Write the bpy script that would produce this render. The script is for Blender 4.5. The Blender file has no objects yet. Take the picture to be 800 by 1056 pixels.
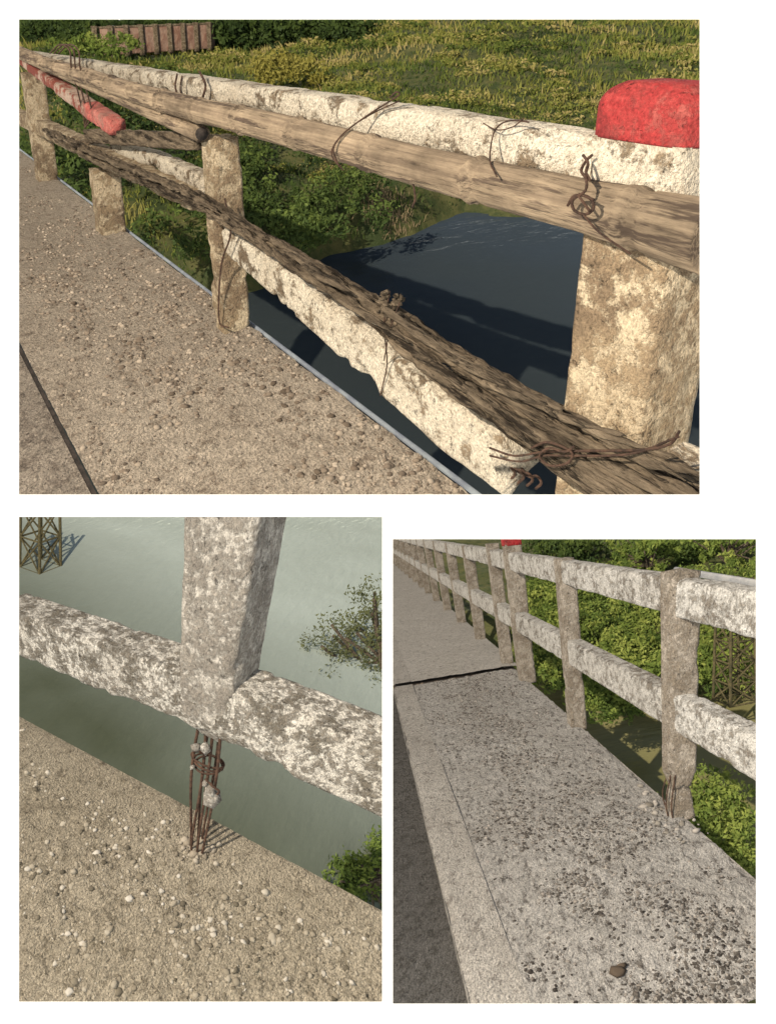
import bpy, bmesh, math, numpy as np
from mathutils import Vector
rng=np.random.default_rng(7)
PH=1056.0
# ------------------------------------------------------------ noise
def _h(i,j,k,s):
    n=(i*374761393+j*668265263+k*1274126177+s*974634777)&0xffffffff
    n=((n^(n>>13))*1274126177)&0xffffffff
    n=(n^(n>>16))&0xffffffff
    return n/4294967295.0
def vnoise(P,s=0):
    I=np.floor(P).astype(np.int64);f=P-I;f=f*f*(3-2*f)
    r=0
    for a in(0,1):
        for b in(0,1):
            for c in(0,1):
                w=(f[:,0] if a else 1-f[:,0])*(f[:,1] if b else 1-f[:,1])*(f[:,2] if c else 1-f[:,2])
                r=r+w*_h(I[:,0]+a,I[:,1]+b,I[:,2]+c,s)
    return r*2-1
def fbm(P,o=4,s=0):
    r=0;a=1.0;t=0
    for i in range(o):
        r=r+a*vnoise(P*(2.03**i)+i*17.3,s+i);t+=a;a*=.55
    return r/t
# ------------------------------------------------------------ view (site survey -> relief tablet)
class View:
    def __init__(s,rect,f,vpb,vpv,h,k,yoff,zn):
        s.rect=rect;s.f=f;s.h=h;s.k=k;s.yoff=yoff;s.zn=zn
        s.cx=(rect[0]+rect[2])/2;s.cy=(rect[1]+rect[3])/2
        ex=np.array([vpb[0]-s.cx,-(vpb[1]-s.cy),f]);ex/=np.linalg.norm(ex)
        ez=-np.array([vpv[0]-s.cx,-(vpv[1]-s.cy),f]);ez-=ez.dot(ex)*ex;ez/=np.linalg.norm(ez)
        ey=np.cross(ez,ex)
        if ey[0]<0: ey=-ey
        s.M=np.array([ex,ey,ez])
        x0,y0,x1,y1=rect
        s.planes=[((0,0,zn),(0,0,1)),((0,0,0),(f,0,-(x0-s.cx))),((0,0,0),(-f,0,(x1-s.cx))),
                  ((0,0,0),(0,-f,-(y0-s.cy))),((0,0,0),(0,f,(y1-s.cy)))]
    def w2c(s,P):
        Q=np.array(P,float).reshape(-1,3).copy();Q[:,2]-=s.h
        return Q@s.M
    def ray(s,px,py): return s.M@np.array([px-s.cx,-(py-s.cy),s.f])
    def onZ(s,px,py,Z=0.0):
        d=s.ray(px,py);t=(Z-s.h)/d[2];return np.array([0,0,s.h])+d*t
    def onY(s,px,py,Y):
        d=s.ray(px,py);t=Y/d[1];return np.array([0,0,s.h])+d*t
    def atD(s,px,py,D): return np.array([0,0,s.h])+s.ray(px,py)*D/s.f
    def pix(s,P):
        c=s.w2c(P)[0];return np.array([s.cx+s.f*c[0]/c[2],s.cy-s.f*c[1]/c[2]])
    def hv(s,P,hw):
        return hw/(np.linalg.norm(s.pix(P+np.array([0,0,.01]))-s.pix(P))/.01)
    def page(s,C):
        Z=np.maximum(C[:,2],s.zn*.5)
        return np.stack([(s.cx+s.f*C[:,0]/Z)/100,s.yoff+s.f/100*s.k*np.log(Z/s.zn),(PH-(s.cy-s.f*C[:,1]/Z))/100],1)
def empty(name):
    o=bpy.data.objects.new(name,None);bpy.context.collection.objects.link(o);return o
def build(v,name,parts,mat,parent=None,smooth=True,rnd=None):
    if isinstance(parts,tuple): parts=[parts]
    Vs=[];Fs=[];o=0
    for V,F in parts:
        Vs.append(np.asarray(V,float));Fs.append(np.asarray(F)+o);o+=len(V)
    V=np.concatenate(Vs);F=np.concatenate(Fs)
    R=np.zeros(len(V)) if rnd is None else np.asarray(rnd,float)
    C=v.w2c(V)
    keep=np.ones(len(F),bool)
    for co,n in v.planes:
        n=np.array(n,float);out=((C-np.array(co))@n)<0
        keep&=~out[F].all(1)
    F=F[keep]
    if len(F)==0: print('EMPTY',name);return None
    u,inv=np.unique(F,return_inverse=True);F=inv.reshape(-1,3);V=V[u];C=C[u];R=R[u]
    me=bpy.data.meshes.new(name)
    me.vertices.add(len(V));me.vertices.foreach_set('co',C.ravel())
    me.loops.add(len(F)*3);me.loops.foreach_set('vertex_index',F.ravel().astype(np.int32))
    me.polygons.add(len(F));me.polygons.foreach_set('loop_start',(np.arange(len(F))*3).astype(np.int32))
    me.update(calc_edges=True)
    a=me.attributes.new('wpos','FLOAT_VECTOR','POINT');a.data.foreach_set('vector',V.ravel())
    a=me.attributes.new('rnd','FLOAT','POINT');a.data.foreach_set('value',R)
    crossing=[p for p in v.planes if (((C-np.array(p[0]))@np.array(p[1],float))<0).any()]
    bm=bmesh.new();bm.from_mesh(me)
    for co,n in crossing:
        bmesh.ops.bisect_plane(bm,geom=bm.verts[:]+bm.edges[:]+bm.faces[:],dist=1e-6,plane_co=co,plane_no=Vector(n).normalized(),clear_inner=True)
    bm.to_mesh(me);bm.free()
    n=len(me.vertices);c=np.zeros(n*3);me.vertices.foreach_get('co',c)
    me.vertices.foreach_set('co',v.page(c.reshape(-1,3)).ravel())
    if smooth: me.polygons.foreach_set('use_smooth',np.ones(len(me.polygons),bool))
    me.flip_normals() if hasattr(me,'flip_normals') else None
    me.update();me.materials.append(mat)
    ob=bpy.data.objects.new(name,me);bpy.context.collection.objects.link(ob)
    if parent: ob.parent=parent
    return ob
# ------------------------------------------------------------ primitives
def gridF(A,B,wrap=False):
    i=np.arange(A-1)[:,None];j=np.arange(B if wrap else B-1)[None,:];j2=(j+1)%B
    a=(i*B+j);b=(i*B+j2);c=((i+1)*B+j2);d=((i+1)*B+j)
    return np.concatenate([np.stack([a,b,c],-1).reshape(-1,3),np.stack([a,c,d],-1).reshape(-1,3)])
def tube(pts,hu,hv,ref=(0,0,1),m=6,seg=.03,p=8,amp=.003,freq=25,chip=0.,jag=0.,seed=0,cfreq=9,groove=0.):
    pts=np.array(pts,float);K=len(pts)
    hu=np.ones(K)*hu;hv=np.ones(K)*hv
    L=np.concatenate([[0],np.cumsum(np.linalg.norm(np.diff(pts,axis=0),axis=1))])
    n=max(3,min(900,int(L[-1]/seg)+2));t=np.linspace(0,L[-1],n)
    c=np.stack([np.interp(t,L,pts[:,i]) for i in range(3)],1);U=np.interp(t,L,hu);W=np.interp(t,L,hv)
    T=np.gradient(c,axis=0);T/=np.linalg.norm(T,axis=1)[:,None]
    ref=np.array(ref,float);v=ref[None]-(T@ref)[:,None]*T;v/=np.linalg.norm(v,axis=1)[:,None]
    u=np.cross(T,v)
    q=np.linspace(-1,1,m,endpoint=False)
    sq=np.concatenate([np.stack([q,-np.ones(m)],1),np.stack([np.ones(m),q],1),np.stack([-q,np.ones(m)],1),np.stack([-np.ones(m),-q],1)])
    ang=np.arctan2(sq[:,1],sq[:,0]);r=(abs(np.cos(ang))**p+abs(np.sin(ang))**p)**(-1/p)
    a=r*np.cos(ang);b=r*np.sin(ang);B=len(a)
    off=u[:,None]*(a[None,:]*U[:,None])[...,None]+v[:,None]*(b[None,:]*W[:,None])[...,None]
    V=(c[:,None]+off);O=off/np.maximum(np.linalg.norm(off,axis=2),1e-9)[...,None]
    P=V.reshape(-1,3)+seed*3.7
    d=fbm(P*freq,3,seed)*amp
    if groove:
        tt=np.repeat(t,B);an=np.tile(ang,n);Q=np.stack([tt*1.6,np.cos(an)*3.2+tt*.5,np.sin(an)*3.2],1)
        gq=np.abs(fbm(Q,3,seed+9));d=d-groove*np.clip(1-gq*7,0,1)*np.repeat(np.minimum(U,W),B)
    if chip:
        cn=np.clip(fbm(P*cfreq,4,seed+5)*1.6-.15,0,1)
        cw=np.clip((r-1.05)/.3,0,1)[None,:]*np.ones((n,1))
        d=d-chip*cn*(cw.ravel()*2.2+.25)
    V=V+O*d.reshape(n,B,1)
    if jag:
        for e,sg in((0,-1),(n-1,1)):
            V[e]+=T[e]*sg*(fbm(V[e]*22+seed,3,seed)*jag)[:,None]
    V=V.reshape(-1,3);F=gridF(n,B,True)
    V=np.concatenate([V,c[:1]-T[:1]*jag*.6,c[-1:]+T[-1:]*jag*.6])
    i=np.arange(B);j=(i+1)%B;N=n*B
    F=np.concatenate([F,np.stack([j,i,np.full(B,N)],1),np.stack([(n-1)*B+i,(n-1)*B+j,np.full(B,N+1)],1)])
    return V,F
def smoothp(pts,n=6):
    P=np.array(pts,float);Q=np.concatenate([2*P[:1]-P[1:2],P,2*P[-1:]-P[-2:-1]]);o=[]
    for i in range(len(P)-1):
        p0,p1,p2,p3=Q[i:i+4]
        for t in np.linspace(0,1,n,endpoint=False): o.append(.5*((2*p1)+(-p0+p2)*t+(2*p0-5*p1+4*p2-p3)*t*t+(-p0+3*p1-3*p2+p3)*t**3))
    o.append(P[-1]);return np.array(o)
def wire(pts,r=.0022,seg=.005):
    return tube(smoothp(pts),r,r,ref=(.13,.31,.94),m=2,seg=seg,p=2,amp=r*.2,freq=60)
def ring(c,ax,ru,rv,r=.0022,turns=1.0,wob=.06,pitch=.0,seed=0):
    ax=np.array(ax,float);ax/=np.linalg.norm(ax);rf=np.array([0,0,1.]) if abs(ax[2])<.8 else np.array([0,1.,0])
    v=rf-rf.dot(ax)*ax;v/=np.linalg.norm(v);u=np.cross(ax,v);g=np.random.default_rng(seed)
    t=np.linspace(0,2*np.pi*turns,int(26*turns));k=1+wob*np.sin(t*2+g.random()*6)
    return wire([c+u*ru*np.cos(a)*b+v*rv*np.sin(a)*b+ax*pitch*a for a,b in zip(t,k)],r)
PHI=(1+5**.5)/2
ICO=np.array([(-1,PHI,0),(1,PHI,0),(-1,-PHI,0),(1,-PHI,0),(0,-1,PHI),(0,1,PHI),(0,-1,-PHI),(0,1,-PHI),(PHI,0,-1),(PHI,0,1),(-PHI,0,-1),(-PHI,0,1)])/1.9
ICF=np.array([(0,11,5),(0,5,1),(0,1,7),(0,7,10),(0,10,11),(1,5,9),(5,11,4),(11,10,2),(10,7,6),(7,1,8),(3,9,4),(3,4,2),(3,2,6),(3,6,8),(3,8,9),(4,9,5),(2,4,11),(6,2,10),(8,6,7),(9,8,1)])
def pebbles(C,S,flat=.6,g=rng):
    n=len(C);V=ICO[None]*(1+g.normal(0,.2,(n,12,3)))
    sc=np.stack([g.uniform(.7,1.3,n),g.uniform(.7,1.3,n),g.uniform(flat*.7,flat*1.3,n)],1)*np.asarray(S)[:,None]
    V=V*sc[:,None];a=g.random(n)*6.28;c,s=np.cos(a)[:,None],np.sin(a)[:,None]
    x=V[...,0]*c-V[...,1]*s;y=V[...,0]*s+V[...,1]*c
    V=np.stack([x,y,V[...,2]],-1)+np.asarray(C)[:,None]
    F=(ICF[None]+np.arange(n)[:,None,None]*12).reshape(-1,3)
    return V.reshape(-1,3),F,np.repeat(g.random(n),12)
def leaves(C,S,R,g=rng,asp=.45):
    n=len(C);a=g.normal(size=(n,3));a/=np.linalg.norm(a,axis=1)[:,None];b=g.normal(size=(n,3));b=np.cross(a,b);b/=np.linalg.norm(b,axis=1)[:,None]
    S=np.asarray(S)[:,None]
    V=np.stack([C-a*S,C+b*S*asp,C+a*S,C-b*S*asp],1).reshape(-1,3)
    k=np.arange(n)[:,None]*4
    F=np.concatenate([k+np.array([[0,1,2]]),k+np.array([[0,2,3]])])
    return V,F,np.repeat(R,4)
def clump(c,rad,n,size,g=rng,sub=14,tone=0.):
    c=np.array(c);rad=np.array(rad)*np.ones(3)
    d=g.normal(size=(sub,3));d/=np.linalg.norm(d,axis=1)[:,None];sc=c+d*rad*g.uniform(.35,1,(sub,1))
    w=g.random(sub);k=g.integers(0,sub,n)
    C=sc[k]+g.normal(size=(n,3))*rad*.17
    R=np.clip(.25+.4*w[k]+.25*g.random(n)+.18*(C[:,2]-c[2])/rad[2]+tone,0,1)  # leaves low in a clump get a darker tone: shade put into colour
    return leaves(C,size*g.uniform(.5,1.3,n),R,g)
def blades(B,H,W,R,g=rng):
    n=len(B);a=g.random(n)*6.28;l=g.uniform(.1,.8,n)
    d=np.stack([np.cos(a),np.sin(a),np.zeros(n)],1);a2=g.random(n)*6.28;s=np.stack([np.cos(a2),np.sin(a2),np.zeros(n)],1)
    tip=B+d*(l*H)[:,None];tip[:,2]+=H
    mid=B+d*(l*H*.3)[:,None];mid[:,2]+=H*.55
    V=np.stack([B-s*W[:,None],B+s*W[:,None],mid+s*W[:,None]*.8,mid-s*W[:,None]*.8,tip],1).reshape(-1,3)
    k=np.arange(n)[:,None]*5
    return V,np.concatenate([k+np.array([[0,1,2]]),k+np.array([[0,2,3]]),k+np.array([[3,2,4]])]),np.repeat(R,5)
def multi(L):
    Vs=[];Fs=[];Rs=[];o=0
    for V,F,R in L: Vs.append(V);Fs.append(F+o);Rs.append(R);o+=len(V)
    return (np.concatenate(Vs),np.concatenate(Fs)),np.concatenate(Rs)
def sheet(X,Y,zf):
    A,B=np.meshgrid(X,Y,indexing='ij');P=np.stack([A.ravel(),B.ravel(),np.zeros(A.size)],1);P[:,2]=zf(P)
    return P,gridF(len(X),len(Y))
def polar(b0,b1,nb,d0,d1,nd,hf):
    b=np.linspace(b0,b1,nb);d=np.geomspace(d0,d1,nd);A,D=np.meshgrid(b,d,indexing='ij');A=A.ravel();D=D.ravel()
    return np.stack([D*np.cos(A),D*np.sin(A),hf(A,D)],1),gridF(nb,nd)
# ------------------------------------------------------------ materials
class MB:
    def __init__(s,name,rough=.85,spec=.3):
        s.m=bpy.data.materials.new(name);s.m.use_nodes=True;s.nt=s.m.node_tree;s.b=s.nt.nodes['Principled BSDF']
        s.b.inputs['Roughness'].default_value=rough;s.b.inputs['Specular IOR Level'].default_value=spec
        a=s.nt.nodes.new('ShaderNodeAttribute');a.attribute_name='wpos';s.pos=a.outputs['Vector']
        a=s.nt.nodes.new('ShaderNodeAttribute');a.attribute_name='rnd';s.rnd=a.outputs['Fac']
    def link(s,a,b):
        if isinstance(a,(int,float)): b.default_value=a
        elif isinstance(a,tuple): b.default_value=a+(1,) if len(a)==3 else a
        else: s.nt.links.new(a,b)
    def scale(s,v):
        n=s.nt.nodes.new('ShaderNodeVectorMath');n.operation='MULTIPLY';s.link(s.pos,n.inputs[0]);n.inputs[1].default_value=v;return n.outputs[0]
    def noise(s,sc,det=6,ro=.6,vec=None,dist=0):
        n=s.nt.nodes.new('ShaderNodeTexNoise');n.inputs['Scale'].default_value=sc;n.inputs['Detail'].default_value=det;n.inputs['Roughness'].default_value=ro;n.inputs['Distortion'].default_value=dist
        s.link(vec or s.pos,n.inputs['Vector']);return n.outputs[0]
    def vor(s,sc,out='Distance'):
        n=s.nt.nodes.new('ShaderNodeTexVoronoi');n.inputs['Scale'].default_value=sc;s.link(s.pos,n.inputs['Vector']);return n.outputs[out]
    def rng(s,x,a,b,c=0.,d=1.):
        n=s.nt.nodes.new('ShaderNodeMapRange');s.link(x,n.inputs[0])
        for i,q in enumerate((a,b,c,d)): n.inputs[i+1].default_value=q
        return n.outputs[0]
    def mix(s,f,a,b,mode='MIX'):
        n=s.nt.nodes.new('ShaderNodeMix');n.data_type='RGBA';n.blend_type=mode
        s.link(f,n.inputs[0]);s.link(a,n.inputs[6]);s.link(b,n.inputs[7]);return n.outputs[2]
    def math(s,op,a,b):
        n=s.nt.nodes.new('ShaderNodeMath');n.operation=op;s.link(a,n.inputs[0]);s.link(b,n.inputs[1]);return n.outputs[0]
    def fin(s,col,h=None,dist=.03,st=1.,rough=None):
        s.link(col,s.b.inputs['Base Color'])
        if rough is not None: s.link(rough,s.b.inputs['Roughness'])
        if h is not None:
            b=s.nt.nodes.new('ShaderNodeBump');b.inputs['Distance'].default_value=dist;b.inputs['Strength'].default_value=st
            s.link(h,b.inputs['Height']);s.nt.links.new(b.outputs[0],s.b.inputs['Normal'])
        return s.m
def painted(name,paint,bare,dark,thr,sc=9,dist=.05,ro=.78,soft=.025):
    m=MB(name);n1=m.noise(sc,6,ro);n2=m.noise(sc*.35,3);n6=m.noise(3.,4,.7)
    mask=m.rng(m.math('ADD',m.math('MULTIPLY',n1,.75),m.math('MULTIPLY',n2,.25)),thr-soft,thr+soft)
    n3=m.noise(130,2,.8);n4=m.noise(42,4,.78)
    base=m.mix(m.rng(n2,.38,.62),dark,bare);pt=m.mix(m.rng(n4,.48,.7),paint,tuple(.55*a+.45*b for a,b in zip(paint,bare)))
    pt=m.mix(m.rng(n6,.42,.62,0.,.6),pt,tuple(.45*a+.55*b for a,b in zip(paint,bare)))
    pit=m.rng(n4,.34,.41,.35,1.)
    col=m.mix(mask,base,pt);col=m.mix(1.,col,m.rng(n3,.3,.7,.66,1.25),'MULTIPLY');col=m.mix(1.,col,pit,'MULTIPLY')
    h=m.math('ADD',m.math('MULTIPLY',n3,.5),m.math('ADD',m.math('MULTIPLY',mask,.22),m.math('MULTIPLY',n4,1.2)))
    return m.fin(col,h,dist,1.)
def deckmat(name,a,b,c,psc=70,dist=.05,blot=.5,dk=.55,vw=.35,cm=.4,bs=14,bw=.1,st=(1,1,1)):
    m=MB(name,.95,.2);n1=m.noise(2.2,5,.65);n2=m.noise(bs,6,.8,m.scale(st));n3=m.noise(150,2,.8);n5=m.noise(48,4,.75)
    col=m.mix(m.rng(n1,.35,.65),a,b);col=m.mix(m.rng(n2,blot,blot+bw),col,c)
    cell=m.vor(psc,'Color');cr=m.rng(cell,0.,1.,dk,1.45);col=m.mix(cm,col,cr,'MULTIPLY')
    col=m.mix(1.,col,m.rng(n3,.3,.7,.6,1.35),'MULTIPLY');col=m.mix(1.,col,m.rng(n5,.32,.45,.5,1.),'MULTIPLY')
    h=m.math('ADD',m.math('MULTIPLY',m.vor(psc),-vw),m.math('ADD',m.math('MULTIPLY',n5,1.3),m.math('MULTIPLY',n3,.7)))
    return m.fin(col,h,dist,1.)
def simple(name,a,b,sc=20,dist=.02,rough=.8,stretch=None,spec=.3,r=(.4,.6)):
    m=MB(name,rough,spec);v=m.scale(stretch) if stretch else None;n=m.noise(sc,5,.7,v)
    return m.fin(m.mix(m.rng(n,*r),a,b),n,dist,.9)
def fibre(name,a,b,c,st,st2,dist=.06):
    m=MB(name,.85,.2);n=m.noise(1,5,.7,m.scale(st));n2=m.noise(1,4,.7,m.scale(st2));n3=m.noise(6,4,.7)
    col=m.mix(m.rng(n,.36,.64),a,b);col=m.mix(m.rng(n2,.56,.62),col,c);col=m.mix(1.,col,m.rng(n3,.3,.7,.55,1.25),'MULTIPLY')
    return m.fin(col,m.math('ADD',n,m.math('MULTIPLY',m.rng(n2,.52,.6),-.5)),dist,1.)
def rndmat(name,cols,rough=.7,spec=.2,tr=0.):
    m=MB(name,rough,spec);n=m.nt.nodes.new('ShaderNodeValToRGB');e=n.color_ramp.elements
    while len(e)<len(cols): e.new(.5)
    for i,c in enumerate(cols): e[i].position=i/(len(cols)-1);e[i].color=c+(1,)
    m.link(m.rnd,n.inputs[0]);return m.fin(n.outputs[0])
def water(name,a,b,c,rough=.12,ax=(1,0,0),lo=0,hi=1,sc=3,dist=.02,met=0.,cl=.6):
    m=MB(name,rough,.5);n=m.nt.nodes.new('ShaderNodeVectorMath');n.operation='DOT_PRODUCT';m.link(m.pos,n.inputs[0]);n.inputs[1].default_value=ax
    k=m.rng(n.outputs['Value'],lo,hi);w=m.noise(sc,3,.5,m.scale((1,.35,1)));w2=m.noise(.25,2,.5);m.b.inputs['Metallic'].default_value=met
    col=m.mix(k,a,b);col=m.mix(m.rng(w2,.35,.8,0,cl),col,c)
    return m.fin(col,w,dist,.5)
P1post=painted('peeling_post_concrete',(.68,.56,.39),(.41,.305,.19),(.23,.165,.105),.512,15,soft=.03)
P1white=painted('white_painted_concrete',(.82,.74,.60),(.38,.29,.195),(.20,.15,.10),.456,13,soft=.028)
redp=painted('red_paint',(.36,.014,.02),(.50,.12,.10),(.24,.03,.03),.45,14,.025)
pinkp=painted('faded_red_white_paint',(.66,.52,.42),(.50,.16,.11),(.3,.08,.06),.48,5)
P1deck=deckmat('dusty_concrete_deck',(.52,.44,.35),(.42,.35,.275),(.27,.215,.165),75,blot=.53)
P1road=deckmat('road_surface',(.40,.34,.275),(.32,.27,.22),(.22,.18,.145),60)
stone1=rndmat('gravel_stone',[(.10,.078,.06),(.21,.165,.125),(.32,.26,.20),(.43,.36,.285)],.9)
clod=rndmat('soil_clods',[(.09,.068,.05),(.18,.14,.105),(.29,.235,.18)],.95)
bamb=fibre('weathered_bamboo',(.20,.15,.105),(.39,.30,.205),(.11,.08,.06),(2.2,75,75),(3,30,30),.03)
wood=fibre('rotten_wood',(.09,.068,.047),(.29,.225,.155),(.03,.022,.015),(6,60,60),(4,32,32),.10)
rust=simple('rusty_iron',(.035,.020,.014),(.095,.052,.034),60,.01,.75)
dark_joint_hollow=simple('joint_filler',(.02,.017,.015),(.05,.04,.035),30,.02)  # dark joint filler, also the painted shade in the open bamboo end
pipem=simple('blue_grey_pipe',(.14,.16,.20),(.22,.25,.28),15,.005,.6)
earth=simple('bank_soil',(.03,.045,.012),(.085,.085,.028),1.5,.03)
grassm=rndmat('meadow_grass',[(.02,.038,.007),(.065,.10,.018),(.13,.155,.028),(.21,.205,.045),(.34,.28,.11)])
leafd=rndmat('dark_leaves',[(.006,.013,.004),(.022,.042,.009),(.05,.08,.016),(.11,.15,.03)])
leafm=rndmat('green_leaves',[(.012,.026,.006),(.055,.09,.016),(.12,.17,.03),(.24,.28,.06)])
leafy=rndmat('yellow_leaves',[(.06,.06,.01),(.17,.155,.025),(.28,.25,.06)])
barkm=simple('bark',(.06,.045,.03),(.14,.11,.08),12)
brick=simple('brick_masonry',(.24,.13,.09),(.36,.24,.18),2,.02)
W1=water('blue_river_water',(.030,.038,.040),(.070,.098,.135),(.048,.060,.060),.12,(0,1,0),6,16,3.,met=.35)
W2=water('silty_river_water',(.125,.14,.085),(.70,.78,.68),(.42,.47,.38),.22,(-.25,1.,0),6.2,21.,2.5,.02,met=.6,cl=.25)  # murky water; the paler far tone is sky reflection painted into the colour
W3=water('olive_river_water',(.22,.205,.085),(.30,.275,.135),(.15,.15,.06),.2,(1,0,0),8,20,3.,met=.3)
# ============================================================ PANEL 1
v=View((20,20,721,510),716,(-150,25),(365,2400),1.25,.35,0.,.8)
Yr=1.12;Ye=1.20;Yj=.33
def z1(P): 
    z=fbm(P*np.array([3,3,1]),4,3)*.014+fbm(P*26,3,9)*.010
    e=np.clip((P[:,1]-(Ye-.035))/.035,0,1);return z-e*(.008+.012*np.clip(fbm(P*14,3,4)+.3,0,1))
Xs=np.geomspace(.7,45,640)
dk1=build(v,'bridge_deck',sheet(Xs,np.linspace(Yj,Ye,78),z1),P1deck)
s_=sheet(np.geomspace(.7,45,60),np.linspace(-.3,-.015,4),lambda P:P[:,0]*0)
build(v,'deck_side',(s_[0][:,[0,2,1]]+np.array([0,Ye,0]),s_[1]),P1deck,dk1)
build(v,'road',sheet(Xs[::2],np.linspace(-.6,Yj-.014,40),lambda P:fbm(P*20,3,2)*.004-.018),P1road)
build(v,'expansion_joint',sheet(Xs[::2],np.linspace(Yj-.016,Yj+.002,3),lambda P:-.026+0*P[:,0]),dark_joint_hollow)
g=np.random.default_rng(3)
n=20000;X=g.uniform(.0,1,n)**1.3*6.5+1.0;Y=Yj+.02+(Ye-Yj-.03)*g.random(n);P=np.stack([X,Y,X*0],1)
dens=fbm(P*np.array([2.2,3.5,1]),4,21);k=(dens+g.normal(0,.14,n))>.06;P=P[k];P[:,2]=z1(P)+.0002
S=.0022+.0105*g.random(len(P))**4.5
pv,pf,pr=pebbles(P,S,.65,g);build(v,'gravel',(pv,pf),stone1,smooth=False,rnd=pr)
cl=[]
for i in range(40):
    x,y=g.uniform(30,400),g.uniform(230,505)
    c=v.onZ(x,y)
    if c[1]>Ye-.05: continue
    N=int(g.integers(12,60));sp_=g.uniform(.04,.16);A=c+np.stack([g.normal(0,sp_,N),g.normal(0,sp_*.4,N),np.zeros(N)],1);A=A[(A[:,1]<Ye-.02)&(A[:,1]>Yj+.02)]
    if len(A)<3: continue
    A[:,2]=z1(A)+.0005;cl.append(pebbles(A,.003+.013*g.random(len(A))**3,.6,g))
q,r_=multi(cl);build(v,'soil_clods',q,clod,smooth=False,rnd=r_)
rail=empty('bridge_railing')
def px(v,L,Y,fac=1.):
    P=[v.onY(x,y,Y) for x,y,h in L];return np.array(P),np.array([v.hv(p,l[2])*fac for p,l in zip(P,L)])
# near post
Yf=1.03;XL=v.onY(592,300,Yf)[0];XR=v.onY(684,300,Yf)[0];hw=(XL-XR)/2;Xc=(XL+XR)/2
zt=v.onY(650,146,Yf)[2];zc=v.onY(650,82,Yf+.06)[2]
build(v,'near_post',tube([(Xc,Yf+hw,-.2),(Xc,Yf+hw,zt)],hw,hw,(0,1,0),12,.012,16,.003,18,.008,seed=2),P1post,rail)
build(v,'near_post_collar',tube([(Xc,Yf+hw,zt-.13),(Xc,Yf+hw,zt+.002)],hw*1.04,hw*1.04,(0,1,0),12,.012,12,.003,18,.005,seed=4),P1white,rail)
ca=np.linspace(0,1,14);cp=[(Xc,Yf+hw,zt+(zc-zt)*a) for a in ca];cr=hw*1.06*np.sqrt(np.maximum(1-np.clip((ca-.45)/.55,0,1)**2.8*.62,.02))
build(v,'red_post_cap',tube(cp,cr,cr,(0,1,0),12,.006,6,.002,20),redp,rail)
def postp(name,xl,xr,y,zt_,w=.075,mat=P1post,sd=1,z0=-.05):
    X=(v.onY(xl,y,Yr-w)[0]+v.onY(xr,y,Yr-w)[0])/2
    return build(v,name,tube([(X,Yr,z0),(X,Yr,zt_)],w,w,(0,1,0),8,.015,11,.004,18,.018,seed=sd,jag=.02),mat,rail)
postp('mid_post',210,234,280,v.onY(222,140,Yr)[2],.062,sd=3)
postp('short_post',86,112,210,v.onY(100,170,Yr)[2],.08,sd=5)
postp('far_post',24,44,150,v.onY(30,74,Yr)[2],.08,sd=6)
P,H=px(v,[(20,56,5.2),(205,90,12),(400,123,18),(560,152,23),(640,168,25)],Yr+.02)
build(v,'top_rail',tube(P,.06,H,(0,0,1),8,.02,5,.006,10,.02,seed=7,cfreq=6),P1white,rail)
P,H=px(v,[(242,243,16),(380,356,24),(470,432,29),(532,475,29)],Yr)
build(v,'broken_lower_rail',tube(P,.055,H*.95,(0,0,1),9,.012,8,.006,12,.025,jag=.07,seed=8),P1white,rail)
P,H=px(v,[(10,116,7),(60,138,9),(100,158,10),(205,205,11)],Yr)
build(v,'far_lower_rail',tube(P,.05,H,(0,0,1),8,.02,7,.006,14,.02,seed=9),P1post,rail)
P,H=px(v,[(655,462,20),(735,512,24)],Yr+.02)
build(v,'lower_rail_stub',tube(P,.055,H,(0,0,1),8,.012,7,.006,16,.02,seed=10),P1white,rail)
P,H=px(v,[(22,60,4),(96,114,8)],Yr-.06)
build(v,'fallen_rail',tube(P,.045,H,(0,0,1),6,.02,7,.004,14,.01,seed=11),pinkp,rail)
P,H=px(v,[(95,113,8.5),(121,131,8.5)],Yr-.06)
build(v,'fallen_rail_red_end',tube(P,.048,H,(0,0,1),6,.01,7,.004,14,.01,seed=11,jag=.01),painted('faded_red_paint',(.50,.12,.10),(.52,.32,.26),(.3,.1,.08),.47,14,.025),rail)
P,H=px(v,[(92,140,7),(206,146,9)],Yr-.04)
build(v,'loose_plank',tube(P,.03,H,(0,0,1),6,.02,6,.008,14,.02,seed=12,jag=.05),wood,rail)
P,H=px(v,[(120,152,6),(165,165,8),(216,190,10)],Yr+.04)
build(v,'loose_rail_piece',tube(P,.04,H,(0,0,1),6,.02,6,.006,14,.02,seed=13,jag=.03),P1white,rail)
# bamboo poles
L=[(45,66,7),(200,112,13),(430,172,20.5),(600,209,27),(735,241,40)]
P,H=px(v,L,1.0)
nn=400;tt=np.linspace(0,1,nn)
arc=np.concatenate([[0],np.cumsum(np.linalg.norm(np.diff(P,axis=0),axis=1))]);s=tt*arc[-1]
PP=np.stack([np.interp(s,arc,P[:,i]) for i in range(3)],1);HH=np.interp(s,arc,H)
for nd in np.arange(.10,arc[-1],.37): 
    HH=HH*(1+.14*np.exp(-((s-nd)/.008)**2)-.09*np.exp(-((s-nd-.024)/.010)**2))
PP[:,2]+=.006*np.sin(s*2.3)
bp=empty('bamboo_pole')
build(v,'culm',tube(PP,HH,HH,(0,0,1),9,.006,2,.0015,30,seed=2,groove=.08),bamb,bp)
P,H=px(v,[(20,54,7),(120,97,9),(208,138,9.5)],1.03)
bp2=empty('bamboo_pole');build(v,'culm',tube(P,H,H,(0,0,1),5,.02,2,.001,30,seed=3),bamb,bp2)
dd=(P[-1]-P[-2])/np.linalg.norm(P[-1]-P[-2])
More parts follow.
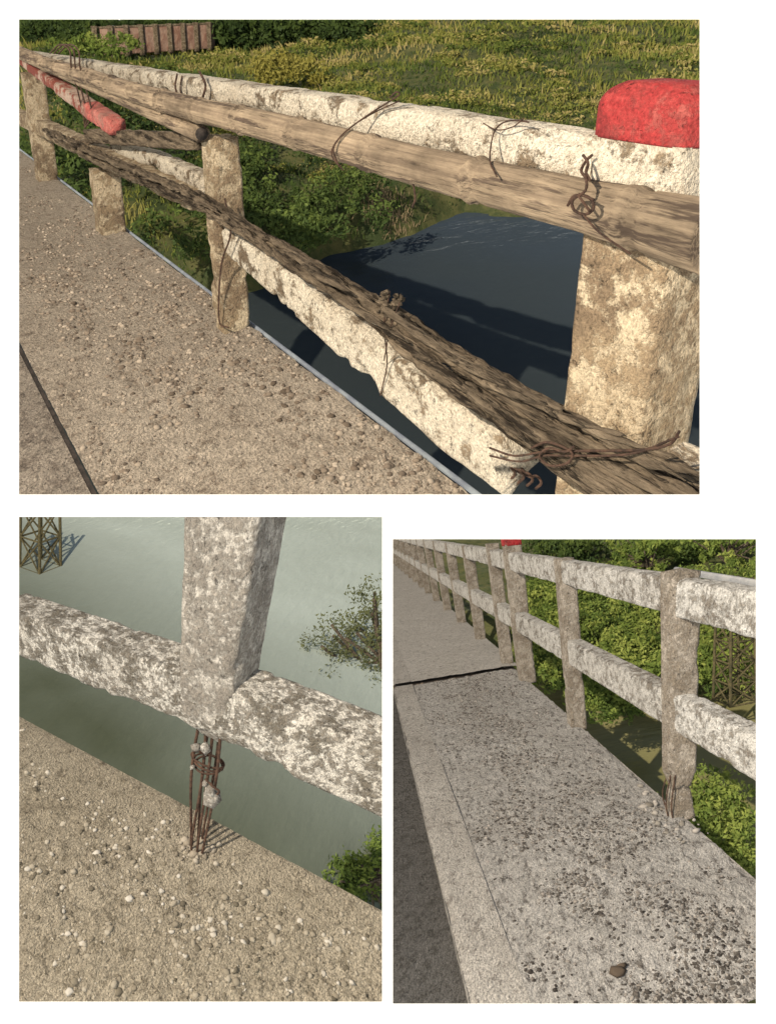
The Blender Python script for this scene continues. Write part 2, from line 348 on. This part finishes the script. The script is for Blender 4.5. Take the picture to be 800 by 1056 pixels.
build(v,'hollow_end',tube([P[-1],P[-1]+dd*.006],H[-1]*.72,H[-1]*.72,(0,0,1),5,.002,2,0),dark_joint_hollow,bp2)  # solid dark disc paints the shade inside the open culm
# rotten timber bundle
wd=empty('rotten_timber')
L=[(50,137,5),(100,163,8),(200,204,9),(240,229,10),(300,266,9),(400,326,12),(480,382,15),(560,434,21),(640,482,25),(720,528,27)]
P0,H0=px(v,L,1.0)
for i in range(17):
    a=i*2.4;k0=.2+.66*((i*37)%10)/10;o=np.array([0,np.cos(a),np.sin(a)])
    Pw=P0+o[None]*(H0*k0)[:,None]+np.cumsum(g.normal(0,.006,P0.shape),0)*np.array([.3,1,1])
    s0=[0,0,0,1,2,3,4,5,0,4,5,6,5,3,1,6,7][i];s1=[10,10,6,9,10,8,10,10,8,7,10,10,9,10,5,10,10][i]
    build(v,'strand_%d'%(i+1),tube(Pw[s0:s1],H0[s0:s1]*g.uniform(.18,.40),H0[s0:s1]*g.uniform(.18,.40),(0,0,1),6,.010,3,.014,16,.02,seed=20+i,jag=.12,groove=.5),wood,wd)
c=v.onY(403,316,.98);q=pebbles(c+g.normal(0,.016,(24,3)),.005+.013*g.random(24),.7,g);build(v,'rot_lumps',(q[0],q[1]),wood,wd,smooth=False)
for i,(x0,y0,x1,y1) in enumerate([(395,318,470,372),(430,345,520,392),(470,372,560,415),(520,430,600,492),(350,310,420,352),(600,440,700,492),(580,425,690,470),(560,455,640,508),(300,262,360,300),(540,410,640,448),(610,470,700,520),(500,395,585,425),(570,470,650,525),(545,445,600,470),(620,455,720,488),(480,400,540,452)]):
    A=v.onY(x0,y0,.955);B_=v.onY(x1,y1,.935);build(v,'splinter_%d'%(i+1),tube([A,(A+B_)/2+g.normal(0,.007,3),B_],[.007,.010,.002],[.007,.009,.002],(0,0,1),4,.01,3,.006,16,seed=50+i,jag=.02),wood,wd)
# wires
wr=empty('wire_ties');wi=[]
def pxw(L,r): return wire([v.onY(x,y,Y) for x,y,Y in L],r*.78)
wi.append(pxw([(354,176,.95),(346,164,.935),(344,152,.935),(352,140,.95),(366,128,1.0),(388,113,1.045),(404,103,1.05),(412,97,1.05),(408,95,1.04),(402,101,1.04)],.0028))
wi.append(pxw([(350,172,.94),(342,160,.935),(346,147,.94),(362,131,.99),(386,116,1.045),(412,104,1.05)],.0022))
wi.append(pxw([(512,182,.93),(505,165,.98),(508,140,1.04),(516,128,1.045),(530,124,1.045),(545,126,1.045)],.0022))
wi.append(pxw([(498,127,1.045),(512,134,1.04),(528,131,1.04),(540,122,1.04)],.0018))
wi.append(pxw([(585,212,.91),(592,202,.905),(606,203,.905),(612,213,.905),(604,221,.905),(592,217,.90),(590,206,.90),(603,197,.90),(604,184,.92),(599,176,.96),(604,166,1.0),(610,160,1.0)],.0034))
wi.append(pxw([(608,186,.92),(604,178,.95),(606,168,.99),(601,160,1.0)],.0034))
wi.append(pxw([(600,220,.90),(618,240,.90),(650,262,.91)],.0022));wi.append(pxw([(608,218,.90),(600,207,.895),(596,200,.90),(612,206,.9)],.003))
wi.append(pxw([(183,76,1.04),(181,90,1.03),(186,104,1.0),(190,112,.99)],.005));wi.append(pxw([(188,78,1.04),(186,92,1.03),(190,104,1.0)],.004))
wi.append(pxw([(206,74,1.05),(212,88,1.04),(208,104,1.03)],.006))
for o in(0,5,-4): wi.append(pxw([(56+o,55,1.02),(66+o,46,1.0),(76+o,52,.98),(78+o,70,.97),(84+o,92,1.0),(90+o,118,1.03),(88,132,1.04)],.006))
wi.append(pxw([(505,462,1.0),(530,470,.96),(560,466,.93),(600,465,.93),(660,464,.93),(690,458,.94),(700,445,1.0)],.0030))
wi.append(pxw([(505,470,1.0),(535,476,.95),(560,470,.92),(590,470,.92),(650,468,.92),(700,450,.96)],.0026))
wi.append(pxw([(548,462,.93),(562,456,.92),(578,460,.915),(590,468,.915),(584,478,.915),(566,480,.915),(556,470,.91),(566,462,.91),(582,466,.91),(592,460,.92)],.003))
for i in range(4):
    x0=506+9*i;wi.append(pxw([(x0-6,466,1.12),(x0+10,478+4*i,1.1),(x0+20,482+3*i,1.09),(x0+25,489+3*i,1.09),(x0+19,495+3*i,1.09)],.0042))
wi.append(pxw([(232,205,1.05),(238,240,1.02),(228,275,1.02),(226,330,1.03),(236,338,1.05)],.0045))
wi.append(pxw([(402,300,.98),(396,335,.965),(399,375,1.04),(392,408,1.06)],.0025));wi.append(pxw([(412,312,.96),(402,340,.96),(396,372,1.04)],.002))
wi.append(pxw([(426,190,.98),(428,204,.97),(425,214,.97)],.003))
build(v,'wire',wi,rust,wr)
build(v,'edge_pipe',tube([(.8,1.232,-.03),(14,1.232,-.03)],.009,.009,(0,0,1),3,.05,2,.001),pipem)
# river + banks
zw=-3.5
def shore(v,L,zw):
    A=[]
    for x,y in L:
        q=v.onZ(x,y,zw);A.append((math.atan2(q[1],q[0]),math.hypot(q[0],q[1])))
    A.sort();return np.array(A)
sh=shore(v,[(20,330),(120,325),(240,302),(290,288),(345,266),(390,252),(430,238),(480,220),(560,222),(721,226)],zw)
def h1(b,d):
    s=d-np.interp(b,sh[:,0],sh[:,1]);P=np.stack([d*np.cos(b),d*np.sin(b),0*d],1)
    s=s+fbm(P*.9,3,5)*.7;sl=np.interp(b,[.45,.75],[.040,.098])
    r=np.where(s>0,1.0*(1-np.exp(-np.maximum(s,0)/.9))+sl*np.maximum(s,0),.5*s)
    return zw+r+np.clip(s,0,3)/3*fbm(P*.25,3,6)*.6
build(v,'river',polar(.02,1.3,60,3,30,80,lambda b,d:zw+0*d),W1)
build(v,'riverbank',polar(.02,1.3,160,7,85,200,h1),earth)
def scat(g,n,b0,b1,d0,d1,pw=1.):
    b=g.uniform(b0,b1,n);d=d0*(d1/d0)**(g.random(n)**pw);return b,d
b,d=scat(g,52000,.08,1.22,11,80);z=h1(b,d);k=z>zw+.12;b,d,z=b[k],d[k],z[k]
B=np.stack([d*np.cos(b),d*np.sin(b),z-.03],1)
T=fbm(B*np.array([.22,.22,0])+3,4,31);T2=fbm(B*np.array([1.3,1.3,0]),3,33)
R=np.clip(.48+1.15*T+.5*T2+g.normal(0,.09,len(B)),0,1)*np.clip(.45+(z-zw)/3.,0,1.)
Hh=(.04+.0062*d)*g.uniform(.4,1.4,len(B))*np.clip(1+1.3*T2,.3,2.);q=blades(B,Hh,.0011*d,R,g);build(v,'meadow_grass',(q[0],q[1]),grassm,smooth=False,rnd=q[2])
L=[]
for i in range(430):
    b_=g.uniform(.3,1.2);d_=float(17*(72/17)**g.random());z_=float(h1(np.array([b_]),np.array([d_]))[0])
    if z_<zw+.5: continue
    r=.017*d_*g.uniform(.5,1.8);L.append(clump((d_*math.cos(b_),d_*math.sin(b_),z_+r*.2),(r*1.6,r*1.6,r*.55),int(g.integers(80,240)),.0028*d_,g,8,g.uniform(-.28,.30)))
q,r_=multi(L);build(v,'meadow_weeds',q,grassm,smooth=False,rnd=r_)
def shrub(name,L,mat,parent=None,sm=False):
    q,r=multi(L);build(v,name,q,mat,parent,smooth=sm,rnd=r)
def onb(x,y,D): return v.atD(x,y,D)
L=[]
for i in range(52):
    x=g.uniform(160,395);y=g.uniform(150,255);
    if x>330 and y<180: continue
    if y>268-.12*(x-160): continue
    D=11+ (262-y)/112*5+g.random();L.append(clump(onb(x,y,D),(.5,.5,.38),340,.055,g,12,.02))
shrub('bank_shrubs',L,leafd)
L=[]
for i in range(36):
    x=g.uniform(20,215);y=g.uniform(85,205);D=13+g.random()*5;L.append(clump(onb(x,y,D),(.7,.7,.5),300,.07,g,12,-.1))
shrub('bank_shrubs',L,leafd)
L=[clump(onb(x,y,30),(1.0,1.0,.7),800,.11,g,22,.1) for x,y in[(278,70),(300,68),(318,74)]];shrub('yellow_bush',L,leafy)
for nm,rg,dd0 in (('distant_trees',[(225,245),(250,275),(280,330),(330,372)],50),('distant_trees',[(8,30),(15,45),(30,60),(50,90),(80,140),(130,180),(170,225)],60)):
    L=[]
    for a,b_ in rg:
        for i in range(12): L.append(clump(onb(g.uniform(a,b_),g.uniform(12,42),dd0+g.random()*6),(1.7,1.7,1.4),420,.24,g,12,-.08))
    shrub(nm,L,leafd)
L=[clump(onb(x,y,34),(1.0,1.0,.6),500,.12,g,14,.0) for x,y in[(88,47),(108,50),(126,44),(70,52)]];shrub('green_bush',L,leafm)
q0=v.onZ(400,243,zw);N=500;B=q0+np.stack([g.normal(0,.45,N),g.normal(0,.45,N),np.zeros(N)],1);th=np.arctan2(B[:,1],B[:,0]);hh=h1(th,np.hypot(B[:,0],B[:,1]));B=B[hh>zw];B[:,2]=hh[hh>zw]
q=blades(B,g.uniform(.08,.28,len(B)),np.full(len(B),.010),np.ones(len(B)),g);build(v,'dry_reeds',(q[0],q[1]),simple('straw',(.20,.15,.08),(.34,.26,.15)),smooth=False)
wall=empty('brick_wall')
a=v.atD(105,43,44);b2=v.atD(220,37,50)
build(v,'wall_body',tube([a,b2],.15,.85,(0,0,1),6,.8,12,0),brick,wall)
for i in range(9):
    c=a+(b2-a)*i/8;build(v,'pier_%d'%(i+1),tube([c+np.array([-.3,-.45,-1]),c+np.array([-.3,-.45,.95])],.16,.16,(0,1,0),3,.4,10,0),P1post,wall)
build(v,'coping',tube([a+np.array([0,-.1,.85]),b2+np.array([0,-.1,.85])],.25,.06,(0,0,1),3,.8,10,0),P1post,wall)
# ============================================================ PANEL 2
v=View((20,533,394,1033),430,(-870,262),(170,1215),1.4,.42,-9.,.6)
C2=painted('grey_lichen_concrete',(.58,.55,.50),(.38,.345,.30),(.26,.235,.205),.50,44,.04,.8,.04)
C2b=painted('grey_beam_concrete',(.72,.69,.63),(.34,.305,.26),(.18,.16,.13),.488,46,.05,.8,.035)
D2=deckmat('gritty_deck',(.50,.44,.345),(.42,.365,.28),(.25,.215,.16),110,.07,blot=.53,bs=18)
Ye=v.onZ(207,838)[1];Yp=v.onZ(207,874)[1]
def z2(P):
    far=np.clip((Yp-.05-P[:,1])/.12,0,1);z=fbm(P*5,4,3)*.008+fbm(P*30,3,9)*.004+far*(fbm(P*13,3,12)*.030+np.abs(fbm(P*34,3,19))*.032-.01)
    e=np.clip((P[:,1]-(Ye-.03))/.03,0,1);return z-e*.008
q=sheet(np.linspace(-1.2,3.0,640),np.linspace(Ye-1.3,Ye,240),z2);dk2=build(v,'bridge_deck',q,D2)
s_=sheet(np.linspace(-1.6,3.5,60),np.linspace(-.35,-.008,5),lambda P:P[:,0]*0);build(v,'deck_side',(s_[0][:,[0,2,1]]+np.array([0,Ye,0]),s_[1]),D2,dk2)
n=18000;P=np.stack([g.uniform(-1.0,2.0,n),g.uniform(Ye-1.3,Ye-.03,n),np.zeros(n)],1)
dens=fbm(P*7,4,11)*1.2+.8*np.clip((Yp-.03-P[:,1])/.2,-.9,.4);k=dens+g.normal(0,.15,n)>.18;P=P[k];P[:,2]=z2(P)-.0003
q=pebbles(P,.0018+.0120*g.random(len(P))**4.5,.75,g);build(v,'gravel',(q[0],q[1]),rndmat('mixed_pebbles',[(.09,.078,.058),(.19,.165,.125),(.29,.255,.20),(.36,.325,.265),(.50,.47,.42)],.85),smooth=False,rnd=q[2])
rl=empty('bridge_railing')
Yf=Yp-.065;XL=v.onY(184,690,Yf)[0];XR=v.onY(243,690,Yf)[0];hw=(XL-XR)/2;Xc=(XL+XR)/2
zb=v.onY(215,764,Yf)[2];ztop=1.35
build(v,'broken_post',tube([(Xc-.015,Yf+hw,zb-.03),(Xc-.01,Yf+hw,zb+.02),(Xc-.005,Yf+hw,zb+.06),(Xc,Yf+hw,zb+.11),(Xc,Yf+hw,ztop)],[hw*.35,hw*.7,hw*.92,hw,hw*1.0],[hw*.45,hw*.8,hw,hw,hw*1.0],(0,1,0),14,.008,16,.003,22,.009,seed=3,jag=.05),C2,rl)
L=[(0,650,24),(100,690,26),(265,757,29),(410,822,32)];P,H=px(v,L,Yf-.0)
P[:,1]+=.075;build(v,'lower_rail',tube(P,.072,H,(0,0,1),12,.010,14,.004,20,.010,seed=4),C2b,rl)
reb=[]
for i,(dx,dy) in enumerate([(-.037,-.03),(-.015,-.035),(.010,-.03),(.034,-.02),(.0,.03),(.03,.03)]):
    b1,b2_=g.normal(0,.006,2)
    Pw=[(Xc+dx*(.75+.6*math.sin(t*3.1))+b1*math.sin(t*5+i),Yp+dy*(.9+.4*math.sin(t*3.1))+(Yf+hw-Yp)*t+b2_*math.sin(t*6),-.02+(zb+.09)*t) for t in np.linspace(0,1,18)]
    reb.append(tube(Pw,.0050,.0050,(0,1,0),2,.006,2,.0012,90,seed=i))
zm=zb*.72
for j in range(3): reb.append(ring(np.array([Xc+.004*j,Yp+(Yf+hw-Yp)*.7,zm+.008*j]),(0.15-.1*j,.1+.12*j,1),.050,.046,.0038,1.15,.10,.001,j))
reb.append(wire([(Xc-.03,Yf-.0,zm+.02),(Xc-.07,Yf-.02,zm+.03),(Xc-.085,Yf-.01,zm+.01),(Xc-.07,Yf,zm-.03)],.0035))
build(v,'exposed_rebar',reb,rust,rl)
A=np.array([[Xc-.068,Yf-.01,zm-.03],[Xc-.055,Yf-.01,zm-.01],[Xc-.06,Yf-.01,zm-.045],[Xc+.03,Yf+.02,zm+.02],[Xc-.035,Yf-.01,zm+.012],[Xc+.01,Yf,zb*.93],[Xc-.02,Yf,zb*.95]]);q=pebbles(A,[.029,.024,.018,.010,.014,.018,.018],.9,g);build(v,'hanging_concrete_lump',(q[0],q[1]),C2,rl,smooth=False)
A=np.array([Xc,Yp-.01,0])+np.stack([g.normal(0,.045,110),g.normal(-.005,.04,110),np.abs(g.normal(0,.006,110))],1);q=pebbles(A,.004+.021*g.random(110)**3,.8,g);build(v,'rubble',(q[0],q[1]),rndmat('grey_rubble_small',[(.15,.13,.10),(.28,.24,.19),(.40,.36,.30)]),smooth=False,rnd=q[2])
zw=-9.
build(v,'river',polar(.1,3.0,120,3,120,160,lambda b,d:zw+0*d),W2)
def tree(name,x,y,D,R,mat,nb=16,nl=160,ls=.05,sx=1.,tone=0):
    e=empty(name);c=v.atD(x,y,D);base=c.copy();base[2]-=R*1.7
    build(v,'trunk',tube([base,c],R*.06,R*.06,(0,1,0),3,R*.1,2,.01),barkm,e)
    L=[];tb=[]
    for i in range(nb):
        dd=g.normal(size=3);dd/=np.linalg.norm(dd);q=c+dd*np.array([sx,sx,1])*R*g.uniform(.3,.95);L.append(clump(q,R*.3,nl,ls,g,7,tone))
        tb.append(tube([c-np.array([0,0,R*.5])*g.random(),q],R*.02,R*.02,(0,1,.1),2,R*.1,2,0))
    build(v,'limbs',tb,barkm,e);q,r=multi(L);build(v,'crown',q,mat,e,smooth=False,rnd=r)
leafo=rndmat('olive_leaves',[(.018,.022,.010),(.045,.055,.022),(.08,.09,.035),(.12,.13,.05)])
tree('tree',402,682,20,3.6,leafo,80,230,.085,1.)  # solid tree standing in for a tree's reflection on the water
tree('tree',392,905,11,1.6,leafm,30,180,.07,1.,-.1)
def pylon(v,name,x0,y0,x1,y1,D,w0,w1,r,nb=5,par=None):
    e=empty(name);a=v.atD(x0,y0,D);b=v.atD(x1,y1,D);L=[];cs=[(1,1),(1,-1),(-1,-1),(-1,1)]
    def pt(t,c): w=w0+(w1-w0)*t;return a+(b-a)*t+np.array([c[0]*w,c[1]*w,0])
    for c in cs: L.append(tube([pt(0,c),pt(1,c)],r,r,(.1,1,.2),2,.2,8,0))
    for i in range(nb):
        for j in range(4):
            c,d=cs[j],cs[(j+1)%4];t0,t1=i/nb,(i+1)/nb
            L+= [tube([pt(t0,c),pt(t1,d)],r*.6,r*.6,(.1,1,.2),2,.2,8,0),tube([pt(t0,d),pt(t1,c)],r*.6,r*.6,(.1,1,.2),2,.2,8,0),tube([pt(t1,c),pt(t1,d)],r*.6,r*.6,(.1,.2,1),2,.2,8,0)]
    build(v,'lattice',L,rustd,e,smooth=False)
rustd=simple('weathered_steel',(.05,.045,.02),(.11,.09,.04),8)
pylon(v,'steel_pylon',42,490,42,616,26,.80,.88,.075,4)  # solid lattice standing in for a pylon's reflection on the water
# ============================================================ PANEL 3
v=View((405,556,779,1035),570,(365,545),(690,2000),1.4,.38,-18.,.9)
C3=painted('grey_white_paint',(.74,.72,.68),(.42,.385,.335),(.25,.22,.185),.472,24,.05,.8,.04)
C3p=painted('tan_post_concrete',(.54,.48,.41),(.39,.335,.27),(.27,.225,.175),.51,24,.05,.8,.04)
D3=deckmat('pale_footway',(.56,.535,.505),(.47,.445,.415),(.19,.175,.16),45,.06,blot=.525,dk=.6,bs=24,bw=.08,st=(.6,1.2,1))
K3=deckmat('kerb_concrete',(.53,.50,.46),(.42,.39,.355),(.28,.255,.23),90,blot=.53,dk=.8)
R3=deckmat('asphalt_road',(.14,.135,.13),(.12,.115,.11),(.08,.076,.07),60)
Yf=v.onZ(690,843)[1];Ye=v.onZ(779,905)[1];Yk=v.onZ(484,1035)[1];Yb=v.onZ(546,1035)[1];Xj=v.onZ(465,699)[0]
def z3(P):
    m=np.clip((P[:,1]-Yb-.08)/.1,0,1);z=fbm(P*4,4,3)*.015+m*fbm(P*22,3,9)*.014
    e=np.clip((P[:,1]-(Ye-.03))/.03,0,1);return z-e*.012
def z3k(P):
    e=np.clip(((Yk+.035)-P[:,1])/.035,0,1);return fbm(P*6,3,3)*.008+.008-e*(.012+.02*np.clip(fbm(P*7,3,8)+.2,0,1))
X0=v.onZ(600,1035)[0]-.2
Xn=np.geomspace(X0,Xj-.03,280);Xf=np.geomspace(Xj+.06,90,260)
dk=build(v,'bridge_deck',sheet(Xn,np.linspace(Yb,Ye,84),z3),D3)
D3f=deckmat('clean_footway',(.56,.53,.49),(.50,.47,.43),(.30,.275,.25),60,.05,blot=.54,dk=.7)
build(v,'deck_beyond_joint',sheet(Xf,np.linspace(Yb,Ye+.06,60),lambda P:z3(P)*.5+.01),D3f,dk)
build(v,'kerb',sheet(Xn,np.linspace(Yk,Yb+.004,22),z3k),K3)
build(v,'kerb',sheet(Xf,np.linspace(Yk,Yb+.004,22),lambda P:z3k(P)+.006),K3)
for nm,xx in(('kerb_face',Xn),('kerb_face_far',Xf)):
    s_=sheet(xx[::3],np.linspace(-.26,.0,5),lambda P:fbm(P*15,3)*.004);build(v,nm,(s_[0][:,[0,2,1]]+np.array([0,Yk,0]),s_[1]),K3,dk)
s_=sheet(Xn[::3],np.linspace(-.4,-.01,5),lambda P:P[:,0]*0);build(v,'deck_side',(s_[0][:,[0,2,1]]+np.array([0,Ye,0]),s_[1]),K3,dk)
build(v,'expansion_joint',tube([(Xj+.45,Yk+.01,-.085),(Xj+.45,Ye+.03,-.085)],.05,.55,(1,0,0),6,.03,10,.004),dark_joint_hollow)
N=110;A=np.stack([Xj+.01+g.normal(0,.03,N),g.uniform(Yk,Ye,N),-.02+0*g.random(N)],1);q=pebbles(A,.004+.012*g.random(N)**2,.7,g);build(v,'joint_rubble',(q[0],q[1]),clod,smooth=False,rnd=q[2]*.5)
build(v,'road',sheet(np.geomspace(max(X0-.3,.2),90,200),np.linspace(Yk-3,Yk,40),lambda P:-.22+fbm(P*15,2)*.004),R3)
n=52000;P=np.stack([X0+(9-X0)*g.random(n)**1.5,g.uniform(Yb+.02,Ye-.03,n),np.zeros(n)],1)
mid=(Yb+Yf)/2;dens=fbm(P*np.array([5,9,1]),4,11)*1.5+.20-2.8*((P[:,1]-mid)/(Ye-Yb))**2+g.normal(0,.25,n);k=dens>.12;P=P[k];P=P[P[:,0]<Xj-.05];P[:,2]=z3(P)+.0002
q=pebbles(P,.0018+.0080*g.random(len(P))**3,.5,g);build(v,'dark_debris',(q[0],q[1]),rndmat('dark_grit',[(.035,.03,.027),(.07,.062,.055),(.14,.125,.11),(.32,.29,.26)],.9),smooth=False,rnd=q[2])
c=v.onZ(638,1003);q=pebbles(np.array([c+np.array([0,0,.005]),c+np.array([.02,.02,.005])]),[.022,.016],.4,g);build(v,'dark_stone',(q[0],q[1]),clod,smooth=False)
rl=empty('bridge_railing')
w=.065;Yc=Yf+w
def P3post(nm,x,y,w,z0=-.03,zt=1.,sd=1,jag=0.):
    X=v.onY(x,y,Yf)[0];build(v,nm,tube([(X,Yf+w,z0),(X,Yf+w,zt)],w,w,(0,1,0),8,.015,12,.003,18,.010,seed=sd,jag=jag),C3p,rl);return X
P,H=px(v,[(800,642,23.5),(545,584.5,11),(452,564,5)],Yf)
Pl,Hl=px(v,[(800,800,25.5),(545,651,11),(452,596,5)],Yf)
zt=float(P[1][2]);zl=float(Pl[1][2]);hT=float(H[1]);hL=float(Hl[1])
X1=v.onY(687,700,Yf)[0]
build(v,'top_rail',[tube([(X1,Yc,zt),(90,Yc,zt)],w*.8,hT,(0,0,1),8,.03,9,.004,14,.010,seed=2),tube([(.5,Yc,P[0][2]),(X1-.02,Yc,P[0][2])],w*.8,hT*1.02,(0,0,1),8,.015,8,.006,14,.014,seed=5,jag=.02)],C3,rl)
build(v,'lower_rail',[tube([(X1,Yc,zl),(90,Yc,zl)],w*.8,hL,(0,0,1),8,.03,9,.004,14,.010,seed=3),tube([(.5,Yc,Pl[0][2]),(X1-.02,Yc,Pl[0][2])],w*.8,hL,(0,0,1),8,.015,8,.006,14,.014,seed=6,jag=.02)],C3,rl)
X=v.onY(687,730,Yf)[0];zbk=v.onY(694,812,Yf)[2]
build(v,'near_post',tube([(X-.01,Yf+w,zbk-.02),(X,Yf+w,zbk+.05),(X,Yf+w,zt+hT+.01)],[w*.6,w*.9,w*.97],[w*.7,w,w*1.0],(0,1,0),9,.010,12,.004,18,.012,seed=1,jag=.04),C3p,rl)
build(v,'post_stub',tube([(X+.005,Yf+w,-.02),(X-.005,Yf+w,zbk+.02)],[w*1.0,w*.5],[w*1.1,w*.6],(0,1,0),8,.008,5,.008,25,.03,seed=6,jag=.03),C3p,rl)
build(v,'rebar',[wire([(X+a,Yf+.01+b_,-.02),(X+a*1.4,Yf-.01+b_,zbk*.5),(X+a,Yf+.02+b_,zbk+.05)],.0035) for a,b_ in((-.045,0),(-.02,-.01),(.045,.02))],rust,rl)
A=np.array([X-.02,Yf-.02,.0])+np.stack([g.normal(0,.12,80),g.normal(0,.05,80),np.abs(g.normal(0,.004,80))],1);q=pebbles(A,.004+.020*g.random(80)**3,.6,g);build(v,'rubble',(q[0],q[1]),rndmat('grey_rubble',[(.13,.115,.095),(.26,.24,.21),(.36,.33,.3)]),smooth=False,rnd=q[2])
X2=P3post('post_2',582,690,w*.9,zt=zt+hT+.01,sd=2);X3=P3post('post_3',529,650,w*1.15,zt=zt+hT+.06,sd=3);X4=P3post('post_4',510,630,w*.9,zt=zt+hT+.05,sd=4)
sp=X2-X1
for i in range(14): 
    xx=X4+sp*(i+1);build(v,'post_%d'%(5+i),tube([(xx,Yf+w,-.03),(xx,Yf+w,zt+hT)],w*.9,w,(0,1,0),6,.03,9,.003,18,.01,seed=7+i),C3p,rl)
cz=zt+hT+.06;build(v,'red_post_cap',tube([(X3,Yf+w*1.15,cz-.01),(X3,Yf+w*1.15,cz+.05),(X3,Yf+w*1.15,cz+.08),(X3,Yf+w*1.15,cz+.1)],[w*1.2,w*1.2,w,w*.5],[w*1.2,w*1.2,w,w*.5],(0,1,0),8,.01,5,.001),redp,rl)
zw=-4.
sh3=shore(v,[(420,690),(545,705),(620,716),(700,718),(779,712)],zw)
def h3(b,d):
    s=d-np.interp(b,sh3[:,0],sh3[:,1]);P=np.stack([d*np.cos(b),d*np.sin(b),0*d],1);s=s+fbm(P*.9,3,5)*.8
    return zw+np.where(s>0,1.1*(1-np.exp(-np.maximum(s,0)/.9))+.09*np.maximum(s,0),.5*s)+np.clip(s,0,3)/3*fbm(P*.25,3,6)*.6
build(v,'river',polar(.0,1.35,60,2,30,80,lambda b,d:zw+0*d),W3)
build(v,'riverbank',polar(.0,1.35,120,7,95,140,h3),earth)
L=[]
for i in range(260):
    y=g.uniform(588,704);x=g.uniform(540,785)
    D=13.5+(712-y)/120*9+g.random()*.8;L.append(clump(v.atD(x,y,D),(.6,.6,.45),280,.075,g,12,g.choice([-.12,.02,.16,.26])))
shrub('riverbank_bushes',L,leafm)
L=[]
for i in range(90):
    y=g.uniform(550,602);x=g.uniform(545,785);L.append(clump(v.atD(x,y,30+g.random()*6),(1.3,1.3,1.0),240,.15,g,12,g.choice([-.1,.1])))
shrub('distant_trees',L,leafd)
tree('tree',668,574,26,1.7,leafm,26,170,.12,1.3,.0)
tree('tree',752,566,25,1.6,leafm,26,170,.12,1.4,.15)
L=[]
for i in range(34):
    x=g.uniform(704,790);y=g.uniform(806+ (x-704)*.0,895);L.append(clump(v.atD(x,y,5.8+g.random()),(.28,.28,.22),300,.032,g,10,.12))
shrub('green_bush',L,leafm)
L=[]
for i in range(22):
    x=g.uniform(592,655);y=g.uniform(712,744)+ (x-596)*-.2;L.append(clump(v.atD(x,y,11+g.random()),(.36,.36,.26),240,.05,g,10,.0))
shrub('bank_shrubs',L,leafm)
pylon(v,'steel_pylon',757,596,757,722,12.5,.28,.34,.028,6)
a=v.atD(696,588,12);b2=v.atD(800,605,10);build(v,'water_pipe',tube([a,b2],.07,.07,(0,0,1),6,.2,2,.0),simple('galvanised_pipe',(.20,.205,.22),(.30,.30,.30),4,.005,.5))
# ============================================================ white backdrop, light, camera
wm=bpy.data.materials.new('white_board');wm.use_nodes=True;nb=wm.node_tree.nodes['Principled BSDF'];nb.inputs['Base Color'].default_value=(.93,.965,.99,1);nb.inputs['Roughness'].default_value=.9
nz=wm.node_tree.nodes.new('ShaderNodeTexNoise');nz.inputs['Scale'].default_value=3;bn=wm.node_tree.nodes.new('ShaderNodeBump');bn.inputs['Strength'].default_value=.02;wm.node_tree.links.new(nz.outputs[0],bn.inputs['Height']);wm.node_tree.links.new(bn.outputs[0],nb.inputs['Normal'])
def quad(name,pts):
    me=bpy.data.meshes.new(name);me.from_pydata(pts,[],[(0,1,2,3)]);me.materials.append(wm);o=bpy.data.objects.new(name,me);bpy.context.collection.objects.link(o)
quad('white_backdrop_wall',[(-70,26,-6),(90,26,-6),(90,26,70),(-70,26,70)])
quad('ground',[(-400,-400,-6),(400,-400,-6),(400,26,-6),(-400,26,-6)])  # added white floor below the view, bounces fill light upward
W=bpy.data.worlds.new('World');bpy.context.scene.world=W;W.use_nodes=True;nt=W.node_tree
sk=nt.nodes.new('ShaderNodeTexSky');sk.sky_type='NISHITA';sk.sun_disc=False
sd=Vector((.60,.66,-.455)).normalized();sk.sun_elevation=math.asin(-sd.z);sk.sun_rotation=math.atan2(-sd.x,-sd.y)
nt.links.new(sk.outputs[0],nt.nodes['Background'].inputs[0]);nt.nodes['Background'].inputs[1].default_value=.07
l=bpy.data.lights.new('sun','SUN');l.energy=5;l.angle=math.radians(.5);l.color=(1,.88,.71);lo=bpy.data.objects.new('sun',l);bpy.context.collection.objects.link(lo);lo.rotation_euler=sd.to_track_quat('-Z','Y').to_euler();lo.location=(-20,-30,30)
cd=bpy.data.cameras.new('camera');cd.type='ORTHO';cd.ortho_scale=10.56;cd.clip_end=1000;co=bpy.data.objects.new('camera',cd);bpy.context.collection.objects.link(co)
co.location=(4,-60,5.28);co.rotation_euler=(math.pi/2,0,0);bpy.context.scene.camera=co
s=bpy.context.scene;s.view_settings.view_transform='Standard';s.view_settings.look='None';s.view_settings.exposure=0
